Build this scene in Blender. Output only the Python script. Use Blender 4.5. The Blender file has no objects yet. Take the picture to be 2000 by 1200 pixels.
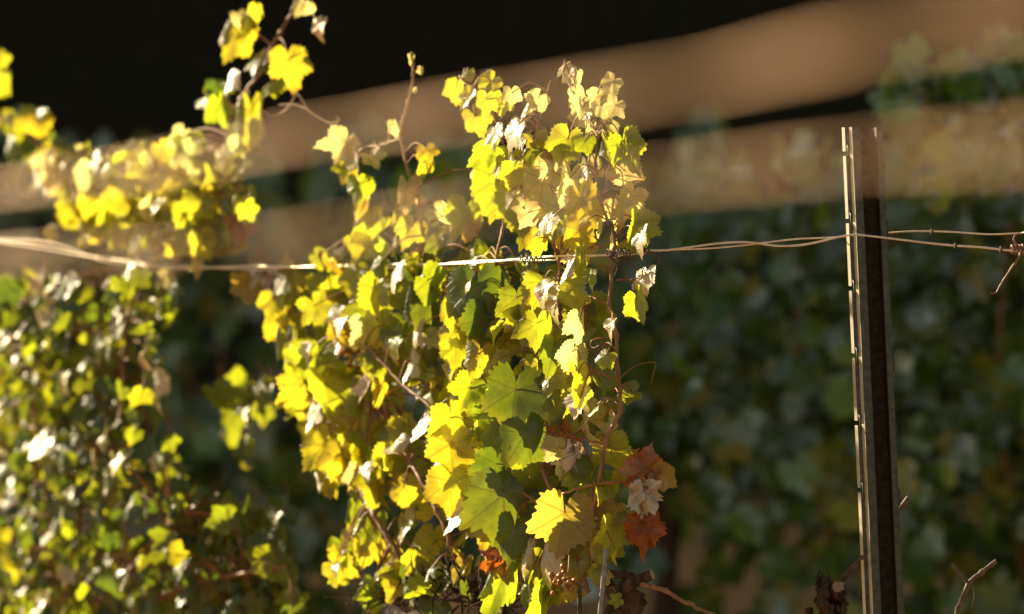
import bpy, math, random
import numpy as np
from mathutils import Vector, Matrix

# ------------------------------------------------------------------ camera, light, exposure
SC = bpy.context.scene
COL = SC.collection
RNG = np.random.default_rng(11)
random.seed(5)
R = math.radians

H = 1.25                      # camera height
K = 1.3 / 2000 / 6.0          # metres per photo pixel per metre of distance
FOCUS = 6.0

cam = bpy.data.cameras.new('camera')
cam_o = bpy.data.objects.new('camera', cam)
COL.objects.link(cam_o)
cam_o.location = (0, 0, H)
cam_o.rotation_euler = (R(90), 0, 0)
cam.sensor_width = 36
cam.lens = 36 / (2000 * K)
cam.clip_start = 0.05
cam.clip_end = 600
cam.dof.use_dof = True
cam.dof.focus_distance = FOCUS
cam.dof.aperture_fstop = cam.lens / 59.0
SC.camera = cam_o

SUN_AZ, SUN_EL = R(-50), R(24)          # behind the vines, to the left
SDIR = Vector((math.sin(SUN_AZ) * math.cos(SUN_EL), math.cos(SUN_AZ) * math.cos(SUN_EL), math.sin(SUN_EL)))
sun = bpy.data.lights.new('sun', 'SUN')
sun.energy = 5.0
sun.angle = R(0.5)
sun.color = (1.0, 0.80, 0.50)
sun_o = bpy.data.objects.new('sun', sun)
COL.objects.link(sun_o)
sun_o.location = SDIR * 30
sun_o.rotation_euler = SDIR.to_track_quat('Z', 'Y').to_euler()

world = bpy.data.worlds.new('World')
SC.world = world
world.use_nodes = True
wn = world.node_tree
bg = wn.nodes['Background']
sky = wn.nodes.new('ShaderNodeTexSky')
sky.sky_type = 'NISHITA'
sky.sun_disc = False
sky.sun_elevation = SUN_EL
sky.sun_rotation = SUN_AZ
hsv = wn.nodes.new('ShaderNodeHueSaturation')      # hazy evening sky: less blue
hsv.inputs['Saturation'].default_value = 0.22
wn.links.new(sky.outputs[0], hsv.inputs['Color'])
tnt = wn.nodes.new('ShaderNodeMix'); tnt.data_type = 'RGBA'; tnt.blend_type = 'MULTIPLY'
tnt.inputs['Factor'].default_value = 1.0; tnt.inputs['B'].default_value = (.97, 1.0, .93, 1)
wn.links.new(hsv.outputs[0], tnt.inputs['A'])
wn.links.new(tnt.outputs['Result'], bg.inputs[0])
bg.inputs[1].default_value = 0.04

SC.view_settings.view_transform = 'Standard'
SC.view_settings.look = 'None'
SC.view_settings.gamma = 1
SC.view_settings.exposure = 1.5
SC.render.engine = 'CYCLES'
SC.cycles.use_denoising = True
SC.cycles.max_bounces = 8
SC.cycles.diffuse_bounces = 5
SC.cycles.transmission_bounces = 5

def P(px, py, z):
    """photo pixel at distance z -> world point"""
    return np.array(((px - 1000) * K * z, z, H - (py - 600) * K * z))

def zrow(px):
    """distance of the middle row along the picture: it recedes to the left of the in-focus vine"""
    return 6.0 + max(0.0, (1180 - px)) / 1180 * 1.2

# ------------------------------------------------------------------ materials
def new_mat(name):
    m = bpy.data.materials.new(name)
    m.use_nodes = True
    nt = m.node_tree
    nt.nodes.clear()
    out = nt.nodes.new('ShaderNodeOutputMaterial')
    return m, nt, out

def N(nt, kind, **kw):
    n = nt.nodes.new(kind)
    for k, v in kw.items():
        if k.startswith('i_'):
            n.inputs[k[2:].replace('_', ' ')].default_value = v
        else:
            setattr(n, k, v)
    return n

def leaf_material(name, rough=0.42, detail=True, mixf=0.60, spec=0.5, ior=1.55):
    m, nt, out = new_mat(name)
    L = nt.links.new
    tint = N(nt, 'ShaderNodeAttribute', attribute_name='tint')
    glow = N(nt, 'ShaderNodeAttribute', attribute_name='through')
    pr = N(nt, 'ShaderNodeBsdfPrincipled')
    pr.inputs['Roughness'].default_value = rough
    pr.inputs['Specular IOR Level'].default_value = spec
    pr.inputs['IOR'].default_value = ior
    tr = N(nt, 'ShaderNodeBsdfTranslucent')
    mix = N(nt, 'ShaderNodeMixShader')
    L(tint.outputs['Alpha'], mix.inputs[0])
    L(pr.outputs[0], mix.inputs[1]); L(tr.outputs[0], mix.inputs[2]); L(mix.outputs[0], out.inputs[0])
    if not detail:
        L(tint.outputs['Color'], pr.inputs['Base Color'])
        L(glow.outputs['Color'], tr.inputs['Color'])
        return m
    uv = N(nt, 'ShaderNodeUVMap', uv_map='leaf')
    # palmate main veins: distance to five rays from the petiole
    vein = None
    for a in (0, 52, -52, 105, -105):
        d = (math.sin(R(a)), math.cos(R(a)), 0)
        nrm = (math.cos(R(a)), -math.sin(R(a)), 0)
        along = N(nt, 'ShaderNodeVectorMath', operation='DOT_PRODUCT'); along.inputs[1].default_value = d
        perp = N(nt, 'ShaderNodeVectorMath', operation='DOT_PRODUCT'); perp.inputs[1].default_value = nrm
        L(uv.outputs[0], along.inputs[0]); L(uv.outputs[0], perp.inputs[0])
        ab = N(nt, 'ShaderNodeMath', operation='ABSOLUTE'); L(perp.outputs['Value'], ab.inputs[0])
        # side veins: slanting stripes on each side of the main vein
        sl = N(nt, 'ShaderNodeMath', operation='MULTIPLY_ADD'); L(ab.outputs[0], sl.inputs[0]); sl.inputs[1].default_value = -0.9
        L(along.outputs['Value'], sl.inputs[2])
        mr = N(nt, 'ShaderNodeMapRange', interpolation_type='SMOOTHSTEP')
        mr.inputs['From Min'].default_value = 0.030; mr.inputs['From Max'].default_value = 0.008
        L(ab.outputs[0], mr.inputs['Value'])
        gt = N(nt, 'ShaderNodeMath', operation='GREATER_THAN'); gt.inputs[1].default_value = 0.0
        L(along.outputs['Value'], gt.inputs[0])
        mu = N(nt, 'ShaderNodeMath', operation='MULTIPLY'); L(mr.outputs[0], mu.inputs[0]); L(gt.outputs[0], mu.inputs[1])
        fr = N(nt, 'ShaderNodeMath', operation='PINGPONG'); fr.inputs[1].default_value = 0.085; L(sl.outputs[0], fr.inputs[0])
        m2 = N(nt, 'ShaderNodeMapRange', interpolation_type='SMOOTHSTEP')
        m2.inputs['From Min'].default_value = 0.014; m2.inputs['From Max'].default_value = 0.0
        m2.inputs['To Max'].default_value = 0.55
        L(fr.outputs[0], m2.inputs['Value'])
        near = N(nt, 'ShaderNodeMath', operation='LESS_THAN'); near.inputs[1].default_value = 0.24; L(ab.outputs[0], near.inputs[0])
        m3 = N(nt, 'ShaderNodeMath', operation='MULTIPLY'); L(m2.outputs[0], m3.inputs[0]); L(near.outputs[0], m3.inputs[1])
        m4 = N(nt, 'ShaderNodeMath', operation='MULTIPLY'); L(m3.outputs[0], m4.inputs[0]); L(gt.outputs[0], m4.inputs[1])
        mx = N(nt, 'ShaderNodeMath', operation='MAXIMUM'); L(mu.outputs[0], mx.inputs[0]); L(m4.outputs[0], mx.inputs[1])
        if vein is None:
            vein = mx
        else:
            m5 = N(nt, 'ShaderNodeMath', operation='MAXIMUM'); L(vein.outputs[0], m5.inputs[0]); L(mx.outputs[0], m5.inputs[1]); vein = m5
    geo = N(nt, 'ShaderNodeNewGeometry')
    noi = N(nt, 'ShaderNodeTexNoise'); noi.inputs['Scale'].default_value = 70; noi.inputs['Detail'].default_value = 4
    L(geo.outputs['Position'], noi.inputs['Vector'])
    # slight mottling
    mot = N(nt, 'ShaderNodeMapRange'); mot.inputs['From Min'].default_value = .3; mot.inputs['From Max'].default_value = .7
    mot.inputs['To Min'].default_value = .72; mot.inputs['To Max'].default_value = 1.12
    L(noi.outputs[0], mot.inputs['Value'])
    sc1 = N(nt, 'ShaderNodeVectorMath', operation='SCALE'); L(glow.outputs['Color'], sc1.inputs[0]); L(mot.outputs[0], sc1.inputs['Scale'])
    dk = N(nt, 'ShaderNodeMix', data_type='RGBA', blend_type='MULTIPLY'); L(sc1.outputs[0], dk.inputs['A'])
    dk.inputs['B'].default_value = (.62, .52, .45, 1)
    vf = N(nt, 'ShaderNodeMath', operation='MULTIPLY'); vf.inputs[1].default_value = .8; L(vein.outputs[0], vf.inputs[0])
    L(vf.outputs[0], dk.inputs['Factor'])
    sp = N(nt, 'ShaderNodeTexNoise'); sp.inputs['Scale'].default_value = 95; sp.inputs['Detail'].default_value = 5; sp.inputs['Roughness'].default_value = .65
    off = N(nt, 'ShaderNodeVectorMath', operation='ADD'); off.inputs[1].default_value = (3.1, 7.7, 1.3)
    L(geo.outputs['Position'], off.inputs[0]); L(off.outputs[0], sp.inputs['Vector'])
    spm = N(nt, 'ShaderNodeMapRange', interpolation_type='SMOOTHSTEP'); spm.inputs['From Min'].default_value = .62; spm.inputs['From Max'].default_value = .72
    spm.inputs['To Max'].default_value = .8
    L(sp.outputs[0], spm.inputs['Value'])
    spx = N(nt, 'ShaderNodeMix', data_type='RGBA'); L(dk.outputs['Result'], spx.inputs['A']); spx.inputs['B'].default_value = (.28, .09, .01, 1)
    L(spm.outputs[0], spx.inputs['Factor'])
    L(spx.outputs['Result'], tr.inputs['Color'])
    lt = N(nt, 'ShaderNodeMix', data_type='RGBA'); L(tint.outputs['Color'], lt.inputs['A']); lt.inputs['B'].default_value = (.30, .32, .12, 1)
    vf2 = N(nt, 'ShaderNodeMath', operation='MULTIPLY'); vf2.inputs[1].default_value = .5; L(vein.outputs[0], vf2.inputs[0])
    L(vf2.outputs[0], lt.inputs['Factor'])
    L(lt.outputs['Result'], pr.inputs['Base Color'])
    hs = N(nt, 'ShaderNodeMath', operation='MULTIPLY_ADD'); L(noi.outputs[0], hs.inputs[0]); hs.inputs[1].default_value = 1.2; L(vein.outputs[0], hs.inputs[2])
    bp = N(nt, 'ShaderNodeBump'); bp.inputs['Strength'].default_value = .35; bp.inputs['Distance'].default_value = .002
    L(hs.outputs[0], bp.inputs['Height'])
    L(bp.outputs[0], pr.inputs['Normal'])
    return m

def noise_mat(name, c1, c2, scale=60, rough=.8, metal=0, bump=.4, stretch=(1, 1, 1), dist=.003, spec=.4, lo=.35, hi=.65):
    m, nt, out = new_mat(name)
    L = nt.links.new
    pr = N(nt, 'ShaderNodeBsdfPrincipled')
    pr.inputs['Roughness'].default_value = rough
    pr.inputs['Metallic'].default_value = metal
    pr.inputs['Specular IOR Level'].default_value = spec
    geo = N(nt, 'ShaderNodeNewGeometry')
    mp = N(nt, 'ShaderNodeMapping'); mp.inputs['Scale'].default_value = stretch
    L(geo.outputs['Position'], mp.inputs['Vector'])
    no = N(nt, 'ShaderNodeTexNoise'); no.inputs['Scale'].default_value = scale; no.inputs['Detail'].default_value = 6
    L(mp.outputs[0], no.inputs['Vector'])
    mr = N(nt, 'ShaderNodeMapRange'); mr.inputs['From Min'].default_value = lo; mr.inputs['From Max'].default_value = hi
    L(no.outputs[0], mr.inputs['Value'])
    mx = N(nt, 'ShaderNodeMix', data_type='RGBA')
    mx.inputs['A'].default_value = (*c1, 1); mx.inputs['B'].default_value = (*c2, 1)
    L(mr.outputs[0], mx.inputs['Factor']); L(mx.outputs['Result'], pr.inputs['Base Color'])
    bp = N(nt, 'ShaderNodeBump'); bp.inputs['Strength'].default_value = bump; bp.inputs['Distance'].default_value = dist
    L(no.outputs[0], bp.inputs['Height']); L(bp.outputs[0], pr.inputs['Normal'])
    L(pr.outputs[0], out.inputs[0])
    return m

M_LEAF = leaf_material('vine_leaf', .36, spec=.8)
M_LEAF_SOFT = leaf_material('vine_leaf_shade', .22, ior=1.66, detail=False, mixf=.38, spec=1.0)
M_TREE_LEAF = leaf_material('tree_leaf', .8, detail=False, mixf=.3, spec=.05)
M_PETIOLE = noise_mat('petiole', (.22, .06, .02), (.30, .14, .04), 80, .5, bump=.1)
M_CANE = noise_mat('cane_bark', (.16, .075, .035), (.30, .16, .08), 160, .55, bump=.5, stretch=(1, 1, .25), dist=.001)
M_CANE_GREEN = noise_mat('green_cane', (.26, .17, .05), (.38, .22, .07), 120, .45, bump=.2)
M_GREYCANE = noise_mat('pruned_cane_bark', (.07, .05, .034), (.15, .105, .07), 160, .7, bump=.5, stretch=(1, 1, .25), dist=.001)
M_BARK = noise_mat('old_vine_bark', (.02, .012, .008), (.09, .055, .032), 90, .9, bump=1.0, stretch=(1, 1, .2), dist=.006)
M_CUT = noise_mat('cut_wood', (.25, .15, .08), (.42, .27, .15), 200, .8, bump=.2)
M_DRY = noise_mat('dry_tendril', (.05, .03, .02), (.12, .07, .04), 200, .7, bump=.3)
M_LIT_EDGE = noise_mat('sunlit_zinc_edge', (.62, .57, .49), (.76, .70, .60), 90, .36, metal=.55, bump=.1, dist=.0004)  # brighter zinc: sun on the post's lip faces put into the colour
M_GALV = noise_mat('galvanised_steel', (.045, .056, .048), (.085, .097, .082), 130, .45, metal=.7, bump=.12, dist=.0006)
M_RUST = noise_mat('rusty_steel', (.030, .024, .016), (.080, .058, .036), 110, .75, metal=.2, bump=.4, dist=.001)
M_WIRE = noise_mat('galvanised_wire', (.66, .55, .40), (.82, .70, .54), 120, .38, metal=.35, bump=.1, dist=.0004)
M_NEARWIRE = noise_mat('weathered_wire', (.15, .086, .038), (.23, .132, .058), 30, .42, metal=.7, bump=.1, dist=.0004)
M_STAKE = noise_mat('grey_stake', (.16, .17, .17), (.28, .28, .27), 150, .5, metal=.6, bump=.2, dist=.0006)
M_GRAPE = noise_mat('dried_grape', (.20, .07, .015), (.42, .18, .03), 90, .4, bump=.4, dist=.002)
M_TRUNK = noise_mat('tree_bark', (.025, .018, .012), (.06, .045, .03), 12, .9, bump=.8, stretch=(1, 1, .2), dist=.03)
M_GRASS = noise_mat('dry_grass', (.16, .12, .05), (.10, .11, .03), 8, .7, bump=0)

def ground_mat(name, c1, c2, c3):
    m, nt, out = new_mat(name)
    L = nt.links.new
    pr = N(nt, 'ShaderNodeBsdfPrincipled'); pr.inputs['Roughness'].default_value = .95; pr.inputs['Specular IOR Level'].default_value = .1
    geo = N(nt, 'ShaderNodeNewGeometry')
    a = N(nt, 'ShaderNodeTexNoise'); a.inputs['Scale'].default_value = 2.2; a.inputs['Detail'].default_value = 8
    b = N(nt, 'ShaderNodeTexNoise'); b.inputs['Scale'].default_value = 25; b.inputs['Detail'].default_value = 6
    L(geo.outputs['Position'], a.inputs['Vector']); L(geo.outputs['Position'], b.inputs['Vector'])
    m1 = N(nt, 'ShaderNodeMix', data_type='RGBA'); m1.inputs['A'].default_value = (*c1, 1); m1.inputs['B'].default_value = (*c2, 1)
    m2 = N(nt, 'ShaderNodeMix', data_type='RGBA'); m2.inputs['B'].default_value = (*c3, 1)
    r1 = N(nt, 'ShaderNodeMapRange'); r1.inputs['From Min'].default_value = .35; r1.inputs['From Max'].default_value = .65
    r2 = N(nt, 'ShaderNodeMapRange'); r2.inputs['From Min'].default_value = .5; r2.inputs['From Max'].default_value = .7
    L(b.outputs[0], r1.inputs['Value']); L(a.outputs[0], r2.inputs['Value'])
    L(r1.outputs[0], m1.inputs['Factor']); L(m1.outputs['Result'], m2.inputs['A']); L(r2.outputs[0], m2.inputs['Factor'])
    L(m2.outputs['Result'], pr.inputs['Base Color'])
    bp = N(nt, 'ShaderNodeBump'); bp.inputs['Strength'].default_value = .8; bp.inputs['Distance'].default_value = .03
    L(b.outputs[0], bp.inputs['Height']); L(bp.outputs[0], pr.inputs['Normal'])
    L(pr.outputs[0], out.inputs[0])
    return m

M_SOIL = ground_mat('vineyard_soil', (.26, .14, .06), (.40, .23, .11), (.10, .11, .035))

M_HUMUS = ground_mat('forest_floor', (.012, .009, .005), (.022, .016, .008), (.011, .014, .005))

# ------------------------------------------------------------------ mesh helpers
class MB:
    """collects geometry for ONE mesh object"""
    def __init__(self):
        self.v, self.f, self.mi, self.uv, self.t, self.g = [], [], [], [], [], []
        self.n = 0
    def add(self, verts, faces, mat=0, uv=None, tint=None, through=None):
        verts = np.asarray(verts, float)
        n = len(verts)
        self.v.append(verts)
        off = self.n
        self.f += [tuple(i + off for i in f) for f in faces]
        self.mi += [mat] * len(faces)
        self.uv.append(np.zeros((n, 2)) if uv is None else uv)
        one = np.ones((n, 4))
        def c(x):
            r = one.copy()
            if x is not None: r[:, :np.shape(x)[-1]] = x
            return r
        self.t.append(c(tint)); self.g.append(c(through))
        self.n += n
    def build(self, name, mats, parent=None, smooth=True, leafy=False, origin=None):
        me = bpy.data.meshes.new(name)
        V = np.concatenate(self.v)
        o = np.zeros(3) if origin is None else np.asarray(origin, float)
        me.from_pydata((V - o).tolist(), [], self.f)
        for m in (mats if isinstance(mats, (list, tuple)) else [mats]): me.materials.append(m)
        me.polygons.foreach_set('material_index', self.mi)
        if smooth: me.polygons.foreach_set('use_smooth', [True] * len(self.f))
        if leafy:
            a = me.attributes.new('tint', 'FLOAT_COLOR', 'POINT'); a.data.foreach_set('color', np.concatenate(self.t).ravel())
            a = me.attributes.new('through', 'FLOAT_COLOR', 'POINT'); a.data.foreach_set('color', np.concatenate(self.g).ravel())
            U = np.concatenate(self.uv)
            ul = me.uv_layers.new(name='leaf')
            li = np.zeros(len(me.loops), np.int32); me.loops.foreach_get('vertex_index', li)
            ul.data.foreach_set('uv', U[li].ravel())
        me.update()
        ob = bpy.data.objects.new(name, me)
        COL.objects.link(ob)
        ob.location = o
        if parent is not None:
            ob.parent = parent
            ob.matrix_parent_inverse = Matrix.Identity(4)
            ob.location = Vector(o) - parent.location
        return ob

def tag(o, label=None, cat=None, group=None, kind=None):
    if label: o['label'] = label
    if cat: o['category'] = cat
    if group: o['group'] = group
    if kind: o['kind'] = kind
    return o

def empty(name, loc):
    o = bpy.data.objects.new(name, None)
    COL.objects.link(o); o.location = Vector(loc); o.empty_display_size = .1
    return o

def smooth_path(pts, step=None, n=6):
    pts = np.asarray(pts, float)
    if len(pts) < 3: 
        t = np.linspace(0, 1, n + 1)[:, None]
        return pts[0] * (1 - t) + pts[-1] * t
    q = np.vstack([2 * pts[0] - pts[1], pts, 2 * pts[-1] - pts[-2]])
    out = []
    for i in range(1, len(q) - 2):
        for t in np.linspace(0, 1, n, endpoint=False):
            a, b, c, d = q[i - 1], q[i], q[i + 1], q[i + 2]
            out.append(.5 * (2 * b + (c - a) * t + (2 * a - 5 * b + 4 * c - d) * t * t + (3 * b - a - 3 * c + d) * t ** 3))
    out.append(q[-2])
    return np.array(out)

def tube(mb, path, r0, r1=None, sides=8, mat=0, rough=0.0, nodes=0, cap_mat=None):
    path = np.asarray(path, float)
    n = len(path)
    r1 = r0 if r1 is None else r1
    rad = np.linspace(r0, r1, n)
    if rough: rad = rad * (1 + rough * RNG.normal(size=n))
    if nodes:
        for i in range(nodes, n - 1, nodes): rad[i] *= 1.45
    t = np.gradient(path, axis=0)
    t /= np.linalg.norm(t, axis=1)[:, None] + 1e-12
    up = np.array((0.3, 1, .2)) if abs(t[0][2]) > .8 else np.array((0, 0, 1.))
    u = np.cross(t[0], up); u /= np.linalg.norm(u)
    V = []
    for i in range(n):
        u = u - t[i] * np.dot(u, t[i]); u /= np.linalg.norm(u) + 1e-12
        w = np.cross(t[i], u)
        an = np.arange(sides) * 2 * math.pi / sides
        rr = rad[i] * (1 + (rough * .8 * RNG.normal(size=sides) if rough else 0))
        V.append(path[i] + (np.cos(an) * rr)[:, None] * u + (np.sin(an) * rr)[:, None] * w)
    V = np.concatenate(V)
    F = []
    for i in range(n - 1):
        for j in range(sides):
            k = (j + 1) % sides
            F.append((i * sides + j, i * sides + k, (i + 1) * sides + k, (i + 1) * sides + j))
    mb.add(V, F, mat)
    ring = np.array(V[-sides:]); ring0 = np.array(V[:sides])
    mb.add(ring, [tuple(range(sides))], cap_mat if cap_mat is not None else mat)
    mb.add(ring0, [tuple(reversed(range(sides)))], mat)

def box(mb, lo, hi, mat=0):
    (a, b, c), (d, e, f) = lo, hi
    V = [(a, b, c), (d, b, c), (d, e, c), (a, e, c), (a, b, f), (d, b, f), (d, e, f), (a, e, f)]
    mb.add(V, [(0, 3, 2, 1), (4, 5, 6, 7), (0, 1, 5, 4), (1, 2, 6, 5), (2, 3, 7, 6), (3, 0, 4, 7)], mat)

# ------------------------------------------------------------------ the vine leaf
def leaf_outline(n, rng, teeth=True, lobe=1.0):
    th = np.linspace(-math.pi, math.pi, n, endpoint=False)
    key = np.array([-180, -158, -118, -84, -56, -27, 0, 27, 56, 84, 118, 158, 180.])
    d = .16 * lobe
    rad = np.array([.10, .50, .66, .66 - d * .7, .86, .74 - d, 1.0, .74 - d, .86, .66 - d * .7, .66, .50, .10])
    rad[1:-1] *= 1 + .07 * rng.normal(size=11)
    r = np.interp(np.degrees(th), key, rad)
    # sharpen the lobes a little, round the sinuses
    if teeth:
        ph = np.abs(th) * 24 / (2 * math.pi) * 1.15
        r = r * (1 + .125 * (1 - np.abs(((ph + .5) % 1) * 2 - 1)) - .05)
        r = r * (1 + .02 * rng.normal(size=n))
    return th, r

def leaf_geo(rng, size, hi=True, fold=None, curl=None, wave=None, lobe=None, crumple=0.0, bend=None):
    n = 126 if hi else 22
    th, r = leaf_outline(n, rng, hi, rng.uniform(.15, .85) if lobe is None else lobe)
    rings = (.3, .62, .86, 1.0) if hi else (.55, 1.0)
    fold = rng.uniform(-.15, .6) if fold is None else fold
    curl = rng.uniform(-.2, .5) if curl is None else curl
    wave = rng.uniform(.03, .12) if wave is None else wave
    ph = rng.uniform(0, 6.3); k = rng.integers(2, 5)
    pts = [np.zeros((1, 2))]
    for f in rings:
        pts.append(np.stack([np.sin(th) * r * f, np.cos(th) * r * f], 1))
    xy = np.concatenate(pts)
    rr = np.hypot(xy[:, 0], xy[:, 1]); tt = np.arctan2(xy[:, 0], xy[:, 1])
    z = fold * (np.sqrt(xy[:, 0] ** 2 + .01) - .1) - curl * (xy[:, 1] - .2) ** 2 * np.sign(xy[:, 1] - .2) * .6 - curl * .35 * xy[:, 0] ** 2 + wave * np.sin(k * tt + ph) * rr ** 1.6
    z += .035 * np.sin(xy[:, 0] * 9 + ph) * np.cos(xy[:, 1] * 8 + ph * 2) * (rr > .05)
    x2 = xy.copy()
    if crumple:
        z += crumple * (np.sin(xy[:, 0] * 7 + ph) * np.cos(xy[:, 1] * 6 - ph) + .5 * np.sin(xy[:, 0] * 15 + 2 * ph) * np.sin(xy[:, 1] * 13 + ph))
        x2[:, 0] *= 1 - .3 * crumple
        x2 += crumple * .12 * np.stack([np.sin(xy[:, 1] * 11 + ph), np.cos(xy[:, 0] * 12 - ph)], 1) * rr[:, None]
    # an arc-like shortening so that strongly folded leaves get narrower
    x2[:, 0] *= 1 / math.sqrt(1 + fold * fold * .8)
    V = np.column_stack([x2, z])
    if hi:
        kx = rng.uniform(-.9, 1.9) if bend is None else bend
        ky = rng.uniform(-.5, 1.3) if bend is None else bend * .6
        for ax, k3 in ((0, kx), (1, ky)):        # roll the blade across and along
            if abs(k3) < .05: continue
            a = V[:, ax] * k3; zz = V[:, 2]
            V[:, ax], V[:, 2] = np.sin(a) / k3 - zz * np.sin(a), (np.cos(a) - 1) / k3 * 1.0 + zz * np.cos(a)
    V = V * size
    F = []
    for j in range(n): F.append((0, 1 + j, 1 + (j + 1) % n))
    for q in range(len(rings) - 1):
        a, b = 1 + q * n, 1 + (q + 1) * n
        for j in range(n):
            k2 = (j + 1) % n
            F.append((a + j, b + j, b + k2, a + k2))
    return V, F, xy, rr

def rot(ax, a):
    return np.array(Matrix.Rotation(a, 3, ax))

BASE = np.array([[1, 0, 0], [0, 0, -1], [0, -1, 0]], float).T   # x->X, y(tip)->-Z, z(normal)->-Y
BASE = np.column_stack([(1, 0, 0), (0, 0, -1), (0, -1, 0)]).astype(float)

# tint = what it reflects, through = what it lets through
COLS = {
    'y': ((.20, .23, .05), (.82, .73, .03)),
    'p': ((.42, .36, .12), (.86, .77, .26)),      # pale young leaf
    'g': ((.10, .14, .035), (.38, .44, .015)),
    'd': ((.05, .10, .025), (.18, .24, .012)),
    'm': ((.12, .17, .035), (.58, .65, .02)),       # between green and yellow
    'o': ((.34, .22, .06), (.68, .45, .05)),
    'r': ((.26, .07, .02), (.68, .19, .015)),
    'b': ((.34, .13, .04), (.74, .25, .03)),
    'w': ((.78, .66, .52), (.55, .42, .24)),       # dried, papery
}

def leaf_into(mb, rng, centre, width, col, roll=0, yaw=0, pitch=0, hi=True, stem=None, **kw):
    size = width / 1.45
    V, F, uv, rr = leaf_geo(rng, size, hi, **kw)
    M = rot('Z', yaw) @ rot('Y', roll) @ rot('X', pitch) @ BASE
    V = V - np.array((0, .30 * size, 0))
    W = V @ M.T + centre
    t, g = COLS[col]
    j = 1 + .10 * rng.normal()
    h = rng.normal() * .06
    edge = np.clip((rr - .55) / .45, 0, 1)[:, None]
    T = np.clip(np.array(t) * j * (1 + h * np.array((1, -.5, 0))), 0, 1)
    G = np.clip(np.array(g) * j * (1 + h * np.array((1, -.5, 0))), 0, .95)
    tt = np.repeat(np.append(T, SHARE.get(col, .6))[None], len(W), 0); gg = np.repeat(G[None], len(W), 0)
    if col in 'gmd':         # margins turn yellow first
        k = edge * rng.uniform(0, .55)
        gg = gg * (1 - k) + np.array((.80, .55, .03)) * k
    elif col in 'yp' and rng.random() < .4:
        k = edge ** 2 * rng.uniform(.2, .7)
        gg = gg * (1 - k) + np.array((.62, .26, .02)) * k
    mb.add(W, F, 0, uv, tt, gg)
    base = (np.array((0, -.30 * size, 0)) @ M.T) + centre
    if hi:
        if stem is not None and len(stem):
            d = np.linalg.norm(stem - base, axis=1)
            i = int(np.argmin(d + .6 * np.maximum(0, base[2] - stem[:, 2] + .0)))
            if d[i] < .13:
                e = stem[i]
                mid = (base + e) / 2 + np.array((0, 0, .012))
                tube(mb, smooth_path([e, mid, base], n=4), .0011, .0008, 5, 1)
            else:
                e = base + np.array((rng.normal() * .01, rng.uniform(.0, .02), rng.uniform(.02, .045)))
                tube(mb, smooth_path([e, (base + e) / 2 + .004, base], n=3), .0010, .0008, 5, 1)
        else:
            e = base + np.array((rng.normal() * .012, rng.uniform(.0, .02), rng.uniform(.02, .05)))
            tube(mb, smooth_path([e, (base + e) / 2 + .004, base], n=3), .0010, .0008, 5, 1)
    return base

def in_poly(x, y, poly):
    c = False
    j = len(poly) - 1
    for i in range(len(poly)):
        xi, yi = poly[i]; xj, yj = poly[j]
        if (yi > y) != (yj > y) and x < (xj - xi) * (y - yi) / (yj - yi) + xi: c = not c
        j = i
    return c

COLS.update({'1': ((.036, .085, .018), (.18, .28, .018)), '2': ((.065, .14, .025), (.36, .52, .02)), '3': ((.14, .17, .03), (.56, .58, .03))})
COLS['G'] = ((.58, .46, .28), (.70, .60, .20))        # leaf turned to the light, sun glint painted into its pale colour
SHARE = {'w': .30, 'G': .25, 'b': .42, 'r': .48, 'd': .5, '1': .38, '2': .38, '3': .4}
LEAF_LABEL = {'o': 'orange-yellow autumn leaf', 'r': 'red withered leaf', 'b': 'reddish brown crumpled leaf', 'w': 'dried papery grey-pink leaf'}

def stems_px(root, rows, name='cane'):
    """rows: (points[(px,py,dz)], r0, r1, material) -> one cane object each; returns sampled points"""
    S = []
    for pts, r0, r1, m in rows:
        w = [P(x, y, zrow(x) + dz) for x, y, dz in pts]
        path = smooth_path(w, n=7)
        path = path + RNG.normal(size=path.shape) * .0006
        mb = MB()
        tube(mb, path, r0, r1, 8, 0, .05, 7 if r0 > .0013 else 0, 1)
        mb.build(name, [m, M_CUT], root)
        S.append(path)
    return np.concatenate(S)

def fill_pose(rng):
    if rng.random() < .3:      # leaves turned to the light
        return rng.normal() * R(30), R(-62) + rng.normal() * R(14), R(-28) + rng.normal() * R(14)
    return rng.normal() * R(35), rng.normal() * R(50), rng.uniform(R(-60), R(30))

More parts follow.
